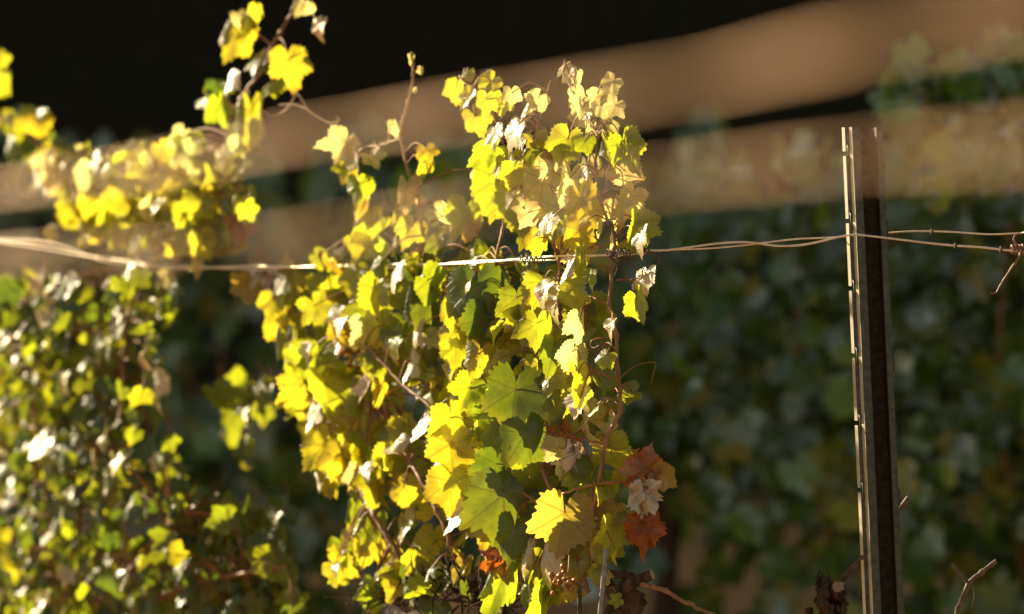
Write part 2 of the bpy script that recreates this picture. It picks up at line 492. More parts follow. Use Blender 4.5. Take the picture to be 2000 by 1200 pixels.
def dress(root, manual, fills, stem, seed, nparts, grow=1.17, zr=zrow):
    """manual: (px,py,w_px,col[,dz,roll,yaw,pitch]); fills: (polygon, count, size range, colour string, depth spread)"""
    rng = np.random.default_rng(seed)
    jobs = []
    for row in manual:
        x, y, w, c = row[:4]
        o = list(row[4:]) + [None] * (4 - len(row[4:]))
        z = zr(x) + (o[0] if o[0] is not None else rng.uniform(-.05, .05))
        roll = R(o[1]) if o[1] is not None else rng.normal() * R(28)
        yaw = R(o[2]) if o[2] is not None else rng.normal() * R(32)
        pitch = R(o[3]) if o[3] is not None else rng.uniform(R(-45), R(15))
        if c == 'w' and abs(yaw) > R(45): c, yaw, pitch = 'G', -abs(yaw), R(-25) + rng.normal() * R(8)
        jobs.append((P(x, y, z), w * grow * K * z, c, roll, yaw, pitch, True))
    for poly, cnt, (s0, s1), cs, dep, off in fills:
        xs = [p[0] for p in poly]; ys = [p[1] for p in poly]
        k = 0
        while k < cnt:
            x = rng.uniform(min(xs), max(xs)); y = rng.uniform(min(ys), max(ys))
            if not in_poly(x, y, poly): continue
            k += 1
            z = zr(x) + off + rng.normal() * dep
            jobs.append((P(x, y, z), rng.uniform(s0, s1) * K * z, cs[rng.integers(len(cs))], *fill_pose(rng), False))
    # the leaves that show largest become parts of their own, the rest one foliage mesh
    score = [(-(j[1] / j[0][1]) + (0 if j[6] else 10), i) for i, j in enumerate(jobs)]
    big = set(i for _, i in sorted(score)[:nparts])
    mass = MB(); nm = 0
    for i, (c, w, col, roll, yaw, pitch, man) in enumerate(jobs):
        kw = {}
        if col in 'bwr': kw = dict(crumple=.30, lobe=.25)
        if i in big:
            mb = MB()
            b = leaf_into(mb, rng, c, w, col, roll, yaw, pitch, True, stem, **kw)
            o = mb.build('leaf', [M_LEAF, M_PETIOLE], root, leafy=True, origin=b)
            if col in LEAF_LABEL: o['label'] = LEAF_LABEL[col]
        else:
            leaf_into(mass, rng, c, w, col, roll, yaw, pitch, True, stem, **kw); nm += 1
    if nm:
        o = mass.build('foliage', [M_LEAF, M_PETIOLE], root, leafy=True)
        o['kind'] = 'stuff'

# ------------------------------------------------------------------ ground and hill
def gz(x, y):
    h = 0.0
    if y > 7.0: h += .75 * min(1, (y - 7.0) / 4.0) ** 1.0
    if y > 12.0: h += min(3.2, (y - 12.0) * .75)
    return h + .03 * math.sin(x * 2.1 + y) + .02 * math.sin(y * 3.7 - x * 1.3)

xs = np.concatenate([[-300, -120, -50, -25], np.linspace(-15, 15, 61), [25, 50, 120, 300]])
nx = len(xs)
for nm, mt, ys in (('ground', M_SOIL, np.concatenate([[-200, -60, -20, -8], np.linspace(-4, 12, 65)])),
                   ('hill', M_HUMUS, np.concatenate([np.linspace(12, 20, 33), [25, 35, 60, 120, 300]]))):
    mb = MB()
    V = [(x, y, gz(x, y)) for y in ys for x in xs]
    mb.add(V, [(j * nx + i, j * nx + i + 1, (j + 1) * nx + i + 1, (j + 1) * nx + i) for j in range(len(ys) - 1) for i in range(nx - 1)])
    tag(mb.build(nm, mt), kind='structure')

# dry grass and litter on the ground between the rows (too many blades to count)
mb = MB()
rg = np.random.default_rng(3)
for _ in range(5200):
    y = rg.uniform(4.5, 12.5); x = rg.uniform(-.22, .22) * y
    b = np.array((x, y, gz(x, y) - .01)); l = rg.uniform(.05, .16); a = rg.uniform(0, 6.3); d = np.array((math.cos(a), math.sin(a), 0))
    w = np.array((-d[1], d[0], 0)) * rg.uniform(.0015, .003)
    tip = b + d * l * rg.uniform(.1, .7) + np.array((0, 0, l)); mid = (b + tip) / 2 + np.array((0, 0, l * .15))
    mb.add([b - w, b + w, mid + w * .8, mid - w * .8, tip], [(0, 1, 2, 3), (3, 2, 4)])
o = mb.build('dry_grass', M_GRASS); tag(o, 'dry grass and weeds on the soil between the vine rows', 'grass', kind='stuff')

# ------------------------------------------------------------------ steel post
def make_post():
    zc = 6.0
    top = P(1684, 249, zc)
    root = empty('vineyard_post', (top[0] + .034, zc, 0))
    tag(root, 'galvanised steel vineyard post with notched edges standing right of the leafy vine', 'post')
    # profile seen from above, mm: x to the right, y away from the camera
    prof = [(-25.6, 7), (-22.4, 0), (-17.2, -1.2), (-13.8, -8), (-3.5, -9.2), (-2.0, 26), (16.2, 27), (17.4, -8.6), (25.0, -9.2), (26.0, 3)]
    prof = [(x * .001, y * .001) for x, y in prof]
    th = .0014
    base = np.array((top[0] + .0345 * 0, zc, 0))
    lean = (P(1726, 1200, zc)[0] - top[0]) / (top[2] - P(1726, 1200, zc)[2])
    def pt(x, y, z): return (top[0] - 0.0 + x + (top[2] - z) * lean, zc + y, z)
    pitch = 131.5 * K * zc
    z0 = top[2] - 0.0335
    notch = [z0 - i * pitch for i in range(14) if z0 - i * pitch > .1]
    # levels: split so that the notches can be left open
    lv = [top[2]]
    for z in notch: lv += [z + .003, z - .003]
    lv += [-.05]
    inner = []
    for i, (x, y) in enumerate(prof):
        a = np.array(prof[max(i - 1, 0)]); b = np.array(prof[min(i + 1, len(prof) - 1)])
        t = b - a; t /= np.linalg.norm(t)
        nrm = np.array((-t[1], t[0]))
        inner.append((x + nrm[0] * th, y + nrm[1] * th))
    mb = MB()
    n = len(prof)
    V = []
    for z in lv:
        V += [pt(x, y, z) for x, y in prof] + [pt(x, y, z) for x, y in inner]
    F = []; mi = []
    w = 2 * n
    for l in range(len(lv) - 1):
        open_l = (l % 2 == 1)
        for i in range(n - 1):
            gap = open_l and i in (0, 1, n - 2)
            if gap: continue
            a, b = l * w, (l + 1) * w
            F.append((a + i, a + i + 1, b + i + 1, b + i)); mi.append(1 if i in (4, 5, 6) else 2 if i in (0, 2) else 0)
            F.append((a + n + i, b + n + i, b + n + i + 1, a + n + i + 1)); mi.append(0)
        a, b = l * w, (l + 1) * w
        if not open_l:
            F.append((a, b, b + n, a + n)); mi.append(0)
            F.append((a + n - 1, a + 2 * n - 1, b + 2 * n - 1, b + n - 1)); mi.append(0)
            if l + 1 < len(lv) - 1:
                pass
        else:
            for i in (2, n - 2):
                F.append((a + i, b + i, b + n + i, a + n + i)); mi.append(0)
            for zz in (a, b):
                for i in (0, 1, n - 2): F.append((zz + i, zz + i + 1, zz + n + i + 1, zz + n + i)); mi.append(0)
    for i in range(n - 1): F.append((i, i + n, i + n + 1, i + 1)); mi.append(0)
    mb.add(V, F); mb.mi = mi
    mb.build('channel', [M_GALV, M_RUST, M_LIT_EDGE], root, smooth=False)
    for k, z in enumerate(notch):
        for s in (-1, 1):
            h = MB()
            x = -.0200 if s < 0 else .0263
            y = -.0030
            zz = z + (.0 if s < 0 else -.009)
            pp = [pt(x, y + .002, zz + .0100), pt(x - s * .0004, y - .0035, zz + .007), pt(x - s * .0004, y - .004, zz - .006), pt(x, y + .002, zz - .0100)]
            tube(h, np.array(pp), .0011, .0011, 6)
            h.build('wire_hook', M_GALV, root)
    return root
make_post()

# ------------------------------------------------------------------ trellis wires of the middle row
def wire(name, pts, r, m, label, tw=None, group=None, n=10):
    w = []
    for p in pts:
        x, y = p[0], p[1]
        z = p[2]
        w.append(P(x, y, z))
    path = smooth_path(w, n=n)
    if tw:
        ph, amp, lam = tw
        s = np.arange(len(path))
        env = np.clip((1640 * K * 6 - 1000 * K * 6 - path[:, 0]) / .05, 0, 1)
        a = path[:, 0] / lam * 2 * math.pi + ph
        path[:, 2] += np.sin(a) * amp * env; path[:, 1] += np.cos(a) * amp * env
    mb = MB(); tube(mb, path, r, r, 8)
    o = mb.build(name, m)
    return tag(o, label, 'wire', group)

base_px = [(-400, 440), (-60, 470), (90, 484), (200, 506), (300, 518), (420, 522), (540, 522), (660, 519), (800, 519), (920, 512), (1040, 506), (1100, 503), (1180, 498), (1265, 491), (1340, 485)]
A = [(x, y, zrow(x) - .012) for x, y in base_px] + [(1450, 475, 5.99), (1520, 479, 5.99), (1585, 474, 5.985), (1640, 463, 5.983), (1668, 459, 5.982), (1705, 462, 5.98), (1780, 471, 5.975), (1850, 479, 5.97), (1920, 484, 5.96), (1985, 491, 5.955), (2060, 495, 5.95), (2500, 500, 5.9)]
B = [(x, y + 1.5 + (-10 if x < 100 else 0), zrow(x) - .008) for x, y in base_px] + [(1450, 478, 5.995), (1580, 468, 6.0), (1630, 464, 6.015), (1660, 463, 6.034), (1690, 461, 6.036), (1728, 456, 6.032), (1790, 452, 6.01), (1860, 453.5, 6.0), (1930, 458, 5.99), (1990, 456, 5.98), (2060, 452, 5.97), (2500, 450, 5.95)]
wa = wire('trellis_wire', A, .0014, M_WIRE, 'pale wire hooked on the front of the steel post, sagging to its right', (0, .0018, .21), 'trellis wires on the steel post')
wb = wire('trellis_wire', B, .0011, M_WIRE, 'thin wire passing behind the steel post, the upper one on its right', (math.pi, .0017, .21), 'trellis wires on the steel post')

def ring_on(parent, px, py, z, r):
    mb = MB()
    c = P(px, py, z)
    for k in range(2):
        a = np.linspace(0, 2 * math.pi, 11)
        p = np.stack([c[0] + .0012 * (k - .5) + a * 0, c[1] + np.cos(a) * r, c[2] + np.sin(a) * r], 1)
        tube(mb, p, .0009, .0009, 5)
    mb.build('dry_ring', M_DRY, parent)
ring_on(wb, 1820, 453, 6.004, .0028); ring_on(wa, 1866, 480.5, 5.968, .0032); ring_on(wa, 1955, 487.5, 5.957, .0034)

# near wires of the row in front, far out of focus
def near_wire(cpts, ztab, r, label, seed):
    rg = np.random.default_rng(seed)
    for s in (0, 1):
        w = [P(x, y, z) for (x, y), z in zip(cpts, ztab)]
        path = smooth_path(w, n=12)
        a = path[:, 0] / .16 * 2 * math.pi + s * math.pi
        path[:, 2] += np.sin(a) * r; path[:, 1] += np.cos(a) * r
        yield path
def build_near(cpts, ztab, r, label):
    mb = MB()
    for path in near_wire(cpts, ztab, r, label, 1): tube(mb, path, r, r, 8)
    return tag(mb.build('trellis_wire', M_NEARWIRE), label, 'wire', 'near trellis wires in front of the vines')
build_near([(-1200, 560), (-400, 430), (0, 370), (350, 318), (600, 265), (950, 212), (1300, 168), (1600, 103), (2000, 15), (2500, -90), (3200, -260)],
           [3.7, 3.1, 2.82, 2.6, 2.45, 2.25, 2.05, 1.93, 1.80, 1.68, 1.5], .00108,
           'upper of the two blurred near wires, rising to the top right corner')
build_near([(-1200, 560), (-400, 525), (0, 500), (400, 482), (800, 430), (1300, 350), (1700, 305), (2000, 288), (2500, 265), (3200, 240)],
           [3.7, 3.1, 2.84, 2.65, 2.4, 2.22, 2.05, 1.93, 1.75, 1.55], .00082,
           'lower of the two blurred near wires, crossing over the post top')

# ------------------------------------------------------------------ dry tendrils on the wire
def tendril(pts, r, label, mats=M_DRY, coil=None, zoff=0):
    mb = MB()
    for line in pts:
        path = smooth_path([P(x, y, 5.975 + dz) for x, y, dz in line], n=6)
        tube(mb, path, r, r * .6, 6, 0, .12)
    if coil:
        for (cx, cy, rad, turns, ln) in coil:
            c = P(cx, cy, 5.96); a = np.linspace(0, turns * 2 * math.pi, int(turns * 10))
            p = np.stack([c[0] + np.linspace(-ln / 2, ln / 2, len(a)), c[1] + np.cos(a) * rad, c[2] + np.sin(a) * rad], 1)
            p += RNG.normal(size=p.shape) * rad * .12
            tube(mb, p, r * .9, r * .8, 6)
    return tag(mb.build('dry_tendril', mats), label, 'tendril')
tendril([[(1988, 492, -.02), (1992, 500, -.03), (1975, 525, -.03), (1955, 556, -.02), (1946, 572, -.02), (1936, 573, -.02)],
         [(1985, 480, -.02), (1980, 465, -.02), (1990, 455, -.02)]], .0018,
        'dry brown tendril coiled on the wire at the right edge with a hanging tail', M_CANE, [(1988, 488, .006, 5, .016)])
tendril([[(1262, 492, -.03), (1288, 497, -.03), (1284, 520, -.03), (1280, 545, -.03), (1283, 562, -.03), (1276, 578, -.03)],
         [(1275, 494, -.03), (1300, 492, -.02)]], .0012, 'thin black tendril hanging from the wire just right of the vine', M_DRY, [(1262, 492, .004, 3, .012)])
tendril([[(1196, 498, -.03), (1215, 508, -.035), (1235, 520, -.03), (1242, 535, -.03)], [(1200, 505, -.03), (1220, 500, -.04), (1240, 507, -.035), (1250, 520, -.03)],
         [(1190, 500, -.03), (1205, 520, -.03), (1200, 540, -.03)], [(1205, 492, -.03), (1228, 496, -.04), (1246, 488, -.03)]], .0011,
        'tangle of dry tendrils knotted on the wire at the tall right stem', M_DRY, [(1210, 497, .006, 6, .03), (1040, 507, .005, 5, .03)])

# ------------------------------------------------------------------ the in-focus vine
vine_loc = np.array((P(1060, 1200, 6.05)[0], 6.08, 0))
vine = empty('grapevine', vine_loc)
tag(vine, 'sunlit yellow-green grapevine in sharp focus left of the steel post', 'grapevine', 'grapevines')

def gnarl(mb, pts, r0, r1, mat=0, sides=14, rough=.10, n=7):
    tube(mb, smooth_path(pts, n=n), r0, r1, sides, mat, rough, 0, 1)

mb = MB()
b = vine_loc
gnarl(mb, [b + (0, 0, -.05), b + (.01, 0, .25), b + (-.015, .01, .5), b + (0, 0, .72)], .036, .03)
gnarl(mb, [b + (0, 0, .70), b + (.06, -.02, .78), P(1215, 1195, 6.03), P(1240, 1150, 6.03)], .026, .018)
gnarl(mb, [b + (0, 0, .70), b + (-.06, .03, .78), P(960, 1270, 6.12), P(860, 1240, 6.2), P(760, 1200, 6.3)], .03, .012, rough=.16)
gnarl(mb, [P(1190, 1165, 6.0), P(1235, 1138, 5.99), P(1274, 1123, 5.98)], .0085, .0065, rough=.06)
gnarl(mb, [P(1200, 1150, 6.02), P(1180, 1128, 6.02), P(1205, 1122, 6.02), P(1242, 1128, 6.01)], .006, .005, rough=.06)
for _ in range(190):       # shreds of old bark and dead twigs
    x = RNG.uniform(715, 1000); y = 1185 - RNG.uniform(0, 85) * math.exp(-((x - 860) / 110) ** 2)
    p = P(x, y, zrow(x) + RNG.uniform(-.06, 0))
    q = p + np.array((RNG.normal() * .024, RNG.normal() * .014, RNG.normal() * .026))
    tube(mb, smooth_path([p, (p + q) / 2 + RNG.normal(size=3) * .004, q], n=3), RNG.uniform(.0008, .003), .0006, 5)
mb.build('trunk', [M_BARK, M_CUT], vine)

stem = stems_px(vine, [
    ([(1170, 240, .0), (1168, 266, 0), (1163, 323, 0), (1168, 379, 0), (1189, 435, 0), (1200, 461, -.01), (1196, 513, -.02), (1190, 596, -.02), (1204, 656, -.02), (1206, 724, -.02), (1212, 796, -.02), (1184, 864, -.02), (1166, 968, -.02), (1150, 1056, -.01), (1158, 1124, 0), (1185, 1160, 0)], .0016, .0030, M_CANE),
    ([(803, 104, 0), (807, 145, 0), (797, 200, 0), (786, 240, 0), (783, 270, 0), (799, 340, 0), (817, 375, 0), (825, 448, 0), (843, 487, 0), (880, 580, .02), (900, 700, .03), (930, 850, .03), (950, 1000, .03), (960, 1150, .02)], .0018, .0032, M_CANE_GREEN),
    ([(782, 270, 0), (745, 282, 0), (704, 292, 0), (700, 330, 0), (708, 400, .02), (735, 520, .03), (745, 640, .03)], .0010, .0018, M_CANE_GREEN),
    ([(1075, 160, .02), (1060, 210, .02), (1040, 280, .02), (1005, 360, .03), (985, 430, .02), (975, 480, .0), (958, 545, -.01), (940, 600, .0), (900, 760, .03), (880, 1000, .03), (880, 1140, .03)], .0012, .0032, M_CANE),
    ([(905, 160, 0), (935, 185, 0), (965, 230, .01), (990, 300, .02), (1005, 350, .02)], .0009, .0012, M_PETIOLE),
    ([(1100, 140, .0), (1130, 200, .0), (1160, 250, .0), (1168, 266, 0)], .0009, .0014, M_CANE_GREEN),
    ([(1190, 165, 0), (1182, 215, 0), (1170, 262, 0)], .0009, .0013, M_CANE_GREEN),
    ([(1092, 505, -.01), (1094, 560, -.01), (1092, 620, 0), (1080, 720, .02), (1060, 900, -.04), (1086, 972, -.05), (1092, 1010, -.05), (1130, 1100, -.02), (1150, 1160, 0)], .0022, .0034, M_CANE),
    ([(700, 660, -.05), (740, 700, -.06), (788, 752, -.06), (852, 808, -.06), (900, 900, -.02), (940, 1040, 0)], .0018, .0026, M_CANE),
    ([(800, 900, -.05), (822, 936, -.06), (854, 1000, -.06), (880, 1060, -.05), (900, 1140, 0)], .0028, .0032, M_CANE),
    ([(715, 980, -.05), (730, 1004, -.06), (758, 1052, -.06), (814, 1120, -.04), (850, 1150, 0)], .0032, .0036, M_CANE),
    ([(1012, 956, -.06), (1040, 975, -.06), (1064, 994, -.05), (1090, 1040, -.03)], .0022, .0026, M_CANE),
    ([(1252, 1140, -.02), (1300, 1155, -.02), (1345, 1180, -.02), (1400, 1204, -.02)], .0030, .0022, M_CANE),
    ([(1030, 982, -.06), (1086, 968, -.07), (1150, 950, -.05), (1190, 943, -.04), (1232, 941, -.03)], .0014, .0018, M_PETIOLE),
    ([(1198, 740, -.02), (1175, 730, -.03), (1140, 720, -.04)], .0013, .0010, M_PETIOLE),
    ([(1180, 870, -.02), (1150, 860, -.03), (1112, 853, -.04)], .0012, .0010, M_PETIOLE),
    ([(1190, 598, -.02), (1165, 585, -.03), (1138, 576, -.03)], .0012, .0010, M_PETIOLE),
    ([(1204, 548, -.02), (1228, 547, -.02), (1252, 545, -.02)], .0010, .0009, M_PETIOLE),
    ([(724, 788, -.03), (756, 770, -.03), (790, 750, -.03)], .0016, .0014, M_PETIOLE),
])
# tendrils of the living vine
mb = MB()
def ten(mb, pts, r=.0008):
    tube(mb, smooth_path([P(x, y, zrow(x) + dz) for x, y, dz in pts], n=6), r, r * .55, 6)
ten(mb, [(1212, 738, -.02), (1230, 722, -.02), (1248, 712, -.02), (1270, 708, -.02), (1281, 710, -.02), (1276, 730, -.02), (1271, 752, -.02)])
ten(mb, [(1200, 660, -.02), (1175, 660, -.03), (1158, 664, -.03), (1153, 674, -.03), (1160, 680, -.03), (1170, 675, -.025)], .0012)
ten(mb, [(1212, 290, -.01), (1185, 340, -.01), (1186, 400, -.01), (1180, 450, -.01)], .0006)
ten(mb, [(1260, 780, .0), (1240, 770, .0), (1215, 775, .0)], .0006)
mb.build('tendril', M_CANE, vine)
# buds at the bare shoot tip
mb = MB()
for x, y, s in ((823, 140, .007), (810, 178, .005), (803, 112, .006), (800, 125, .005)):
    leaf_into(mb, RNG, P(x, y, zrow(x)), s * 2, 'p', roll=RNG.normal(), yaw=RNG.normal(), hi=False, fold=.6)
mb.build('bud', [M_LEAF, M_PETIOLE], vine, leafy=True)
# small dried grape cluster near the base
gc = MB()
for i in range(16):
    c = P(1106 + RNG.normal() * 14, 1135 + RNG.normal() * 15, 5.97 + RNG.normal() * .006)
    r = RNG.uniform(.0025, .0045)
    uvs = []
    V = []; F = []
    for a in range(5):
        for j in range(8):
            t = math.pi * (a + .5) / 5
            V.append(c + r * np.array((math.sin(t) * math.cos(j * .785), math.sin(t) * math.sin(j * .785), math.cos(t))) * (1 + .12 * RNG.normal()))
    for a in range(4):
        for j in range(8): F.append((a * 8 + j, (a + 1) * 8 + j, (a + 1) * 8 + (j + 1) % 8, a * 8 + (j + 1) % 8))
    F += [tuple(range(8)), tuple(reversed(range(32, 40)))]
    gc.add(V, F)
tube(gc, smooth_path([P(1112, 1085, 5.98), P(1110, 1115, 5.97), P(1104, 1150, 5.97)], n=4), .001, .0008, 5)
o = gc.build('grape_cluster', M_GRAPE, vine)

MAN = [
 # tip shoots, right (young pale leaves)
 (1100, 135, 34, 'p'), (1112, 152, 36, 'p'), (1124, 150, 30, 'p'), (1130, 182, 42, 'p'), (1190, 168, 42, 'p'), (1182, 186, 34, 'p'), (1163, 190, 34, 'p'),
 (1133, 212, 44, 'p'), (1128, 236, 38, 'p'), (1176, 214, 40, 'p'), (1198, 215, 42, 'p'), (1150, 225, 36, 'p'), (1155, 258, 38, 'p'), (1194, 249, 36, 'p'), (1120, 205, 30, 'p'),
 (1103, 290, 78, 'y', -.02, 20, -20, 5), (1146, 286, 42, 'g', -.02), (1181, 270, 34, 'm'), (1190, 297, 44, 'g', -.02), (1226, 298, 78, 'g', -.02, -25, 30, 0),
 (1110, 370, 90, 'p', -.03, 10, 10, 0), (1137, 410, 92, 'y', -.03, -8, -35, 5), (1132, 470, 84, 'y', -.04, 0, -30, 0), (1134, 512, 64, 'y', -.05, 5, -40, 0),
 (1148, 338, 60, 'p', .02), (1222, 350, 66, 'p', .01), (1232, 398, 66, 'p', .01), (1207, 416, 60, 'p', .02), (1244, 452, 78, 'm', -.03, 5, 45, 0), (1252, 480, 40, 'y', -.03),
 (1051, 478, 54, 'y', -.04, 0, 20, 10), (1080, 350, 66, 'p', .03), (1060, 372, 100, 'p', .03, 0, 10, 0), (1016, 400, 110, 'm', .04, 0, -10, 0), (973, 372, 104, 'm', .03, 5, 15, 0), (1090, 430, 84, 'p', .04), (1030, 450, 78, 'm', .04),
 # top middle cluster
 (905, 150, 40, 'y'), (890, 184, 50, 'y', 0, 5, 35, 0), (912, 196, 44, 'y'), (951, 167, 48, 'y'), (951, 204, 46, 'm'), (934, 238, 56, 'y'), (981, 206, 46, 'y'), (1000, 190, 36, 'p'), (1025, 225, 60, 'w', .01, 0, 65, 0), (1046, 200, 44, 'p'), (1008, 250, 46, 'p'),
 (947, 303, 76, 'y', -.02, 55, 10, 0), (986, 325, 66, 'y', -.02), (1016, 284, 56, 'y'), (1033, 308, 50, 'g', -.03), (1052, 284, 48, 'y'), (965, 270, 50, 'y'), (1000, 345, 50, 'y'),
 # left clusters above the wire
 (669, 290, 66, 'p'), (687, 340, 60, 'y'), (676, 330, 48, 'm'), (730, 314, 46, 'p'), (700, 372, 56, 'm'), (715, 385, 50, 'y', 0, 0, 60, 0), (717, 445, 74, 'm', 0, 50, 20, 10), (706, 410, 50, 'o'),
 (836, 300, 40, 'y'), (826, 330, 44, 'y', 0, 0, 50, 0), (792, 384, 66, 'p', -.02, 5, -30, 0), (800, 455, 58, 'y'), (782, 410, 44, 'y'), (773, 250, 30, 'p'), (860, 420, 44, 'p', .04), (905, 425, 70, 'm', .04), (920, 450, 60, 'o', .05), (880, 455, 50, 'p', .05),
 # at the wire and below
 (704, 495, 70, 'y', -.03), (700, 545, 90, 'y', -.03), (745, 590, 100, 'y', -.03), (730, 530, 70, 'm', -.02), (660, 505, 56, 'y'), (570, 548, 66, 'y'), (586, 560, 50, 'y'), (636, 574, 70, 'm'), (660, 600, 74, 'y'), (620, 610, 60, 'y'), (530, 597, 52, 'y'), (556, 640, 70, 'y'), (576, 655, 60, 'y'), (475, 562, 60, 'o', .0, 60, 20, 30), (500, 540, 46, 'w'), (520, 545, 46, 'w'),
 (672, 652, 80, 'p', -.05, 15, -40, 0), (720, 648, 66, 'p', -.05, -20, 30, 0), (770, 660, 66, 'm', -.03), (706, 690, 66, 'r', .02), (733, 715, 56, 'm', -.04),
 (612, 720, 110, 'y', -.04), (640, 770, 100, 'y', -.05), (590, 775, 90, 'y', -.04), (690, 780, 84, 'y', -.05), (676, 820, 60, 'y', -.04), (625, 830, 56, 'y'),
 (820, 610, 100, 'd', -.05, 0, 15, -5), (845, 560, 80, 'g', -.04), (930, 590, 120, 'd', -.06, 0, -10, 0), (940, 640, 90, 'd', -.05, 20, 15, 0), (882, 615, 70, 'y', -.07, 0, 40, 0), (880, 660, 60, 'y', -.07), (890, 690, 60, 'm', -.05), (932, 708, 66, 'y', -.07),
 (1048, 648, 70, 'y', -.07, 0, 10, 10), (1058, 560, 70, 'm', -.04), (1010, 600, 80, 'g', -.04), (1080, 690, 80, 'g', -.05), (1120, 580, 70, 'y', -.06, 0, -40, 0), (1132, 640, 60, 'p', -.06, 0, 55, 0), (1150, 620, 90, 'g', .02), (1170, 650, 80, 'g', .03),
 (1112, 700, 60, 'p', -.06, 20, 20, 10), (1130, 745, 66, 'm', -.07, -10, 55, 0), (1140, 780, 50, 'y', -.06), (1075, 745, 66, 'y', -.05), (1040, 735, 54, 'y', -.05),
 (1260, 552, 58, 'w', -.02, -10, 50, 0), (1246, 600, 62, 'm', -.02, -15, 40, 0), (1225, 770, 44, 'g', .0, 70, 20, 20),
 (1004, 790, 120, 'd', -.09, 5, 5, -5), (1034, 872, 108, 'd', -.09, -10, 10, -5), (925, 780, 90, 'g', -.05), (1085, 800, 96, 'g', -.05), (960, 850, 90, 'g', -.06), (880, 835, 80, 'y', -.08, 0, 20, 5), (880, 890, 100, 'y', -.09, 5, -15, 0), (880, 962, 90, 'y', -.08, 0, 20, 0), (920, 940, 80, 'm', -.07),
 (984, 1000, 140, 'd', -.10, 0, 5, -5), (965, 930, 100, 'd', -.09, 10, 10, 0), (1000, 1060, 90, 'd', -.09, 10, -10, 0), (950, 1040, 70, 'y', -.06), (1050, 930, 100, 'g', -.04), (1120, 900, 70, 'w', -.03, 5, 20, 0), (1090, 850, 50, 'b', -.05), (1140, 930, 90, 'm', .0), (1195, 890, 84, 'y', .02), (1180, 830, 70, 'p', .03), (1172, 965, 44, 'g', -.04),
 (1262, 905, 84, 'b', -.03, -160, 15, 10), (1300, 935, 62, 'o', -.02, -60, 20, 0), (1256, 975, 66, 'w', -.04, 0, 20, 10), (1258, 1045, 76, 'r', -.03, 10, -20, 0), (1278, 1010, 40, 'b', -.02),
 (1098, 1030, 120, 'o', -.07, 10, 5, 0), (1198, 1050, 90, 'y', -.01, 0, 35, 0), (1165, 1000, 70, 'o', .01), (1215, 1010, 50, 'y', -.01), (966, 1096, 56, 'r', -.09, 60, 0, 0),
 (1058, 1100, 90, 'w', -.09, 5, 68, 0), (1026, 1090, 70, 'w', -.09, -5, 72, 0), (898, 1005, 80, 'w', -.09, 10, 74, 0), (974, 1150, 110, 'm', -.08, 20, 0, -10), (1030, 1165, 90, 'g', -.07), (1120, 1110, 70, 'y', -.03), (1060, 1180, 90, 'm', -.06), (900, 1110, 56, 'o', -.05),
 (800, 720, 60, 'w', -.06, 8, 74, 0), (808, 660, 70, 'w', -.06, -5, 75, 0), (825, 840, 60, 'w', -.06, 12, 72, 0), (1082, 600, 80, 'w', -.06, 5, 68, 0), (768, 690, 60, 'p', -.06, 10, -60, -20),
 (1058, 575, 64, 'w', -.075, 10, 62, 0), (1105, 535, 56, 'w', -.075, -10, 62, 0), (655, 640, 70, 'w', -.075, 20, 62, 0), (600, 690, 44, 'w', -.075, 0, 62, 0), (563, 690, 40, 'w', -.075, 0, 62, 0), (612, 812, 60, 'w', -.075, 5, 62, 0), (715, 765, 50, 'w', -.075, 0, 62, 0), (1128, 790, 60, 'w', -.075, 15, 62, 0), (1248, 470, 60, 'w', -.075, -10, 62, 0), (1192, 640, 40, 'w', -.075, 0, 62, 0), (905, 560, 56, 'w', -.075, 5, 62, 0), (700, 935, 60, 'w', -.075, -15, 62, 0), (770, 870, 50, 'w', -.075, 0, 62, 0), (1000, 260, 56, 'w', -.075, 20, 62, 0), (770, 540, 60, 'w', -.075, -20, 62, 0),
 (620, 885, 84, 'y', -.05), (660, 905, 80, 'y', -.05), (690, 930, 50, 'p', -.05, 0, 60, 0), (735, 960, 80, 'y', -.05), (715, 900, 60, 'y'), (760, 900, 60, 'y'), (780, 870, 56, 'm'), (830, 900, 66, 'm'), (800, 960, 60, 'y'), (790, 1030, 66, 'y', -.05), (720, 1040, 80, 'g', -.05), (680, 1080, 70, 'm'), (668, 1110, 60, 'y'), (730, 1075, 56, 'y'), (840, 1060, 60, 'y'), (820, 1090, 50, 'y'), (725, 1170, 80, 'm', -.06), (690, 1010, 60, 'g'),
]
BODY = [(520, 540), (640, 500), (900, 500), (1100, 490), (1200, 500), (1215, 640), (1200, 800), (1215, 900), (1190, 1090), (1080, 1170), (900, 1120), (700, 1110), (640, 1050), (700, 960), (600, 880), (570, 760), (540, 640)]
CORE = [(800, 520), (1180, 500), (1195, 700), (1190, 1080), (900, 1090), (840, 900), (780, 700)]
dress(vine, MAN, [
    (BODY, 170, (40, 84), 'yyymmgyyym', .05, .03),
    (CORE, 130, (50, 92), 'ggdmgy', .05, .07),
    ([(540, 560), (720, 520), (820, 700), (800, 1000), (640, 950), (560, 800)], 75, (44, 90), 'yymyg', .05, .05),
    ([(830, 560), (1180, 520), (1180, 1050), (900, 1060)], 30, (36, 76), 'ymyp', .04, -.02),
    ([(940, 320), (1240, 320), (1240, 500), (950, 500)], 26, (40, 70), 'pmpy', .04, .04),
    ([(690, 480), (950, 480), (950, 540), (690, 540)], 16, (36, 60), 'mmgy', .04, .02),
    ([(1040, 1080), (1200, 1060), (1220, 1190), (960, 1200)], 22, (30, 56), 'ymy', .03, .0),
    ([(690, 1110), (960, 1120), (960, 1195), (700, 1195)], 22, (40, 70), 'gmydg', .03, -.05),
    ([(640, 1060), (900, 1080), (900, 1160), (660, 1130)], 16, (30, 56), 'yymm', .04, -.02),
], stem, 21, 98)

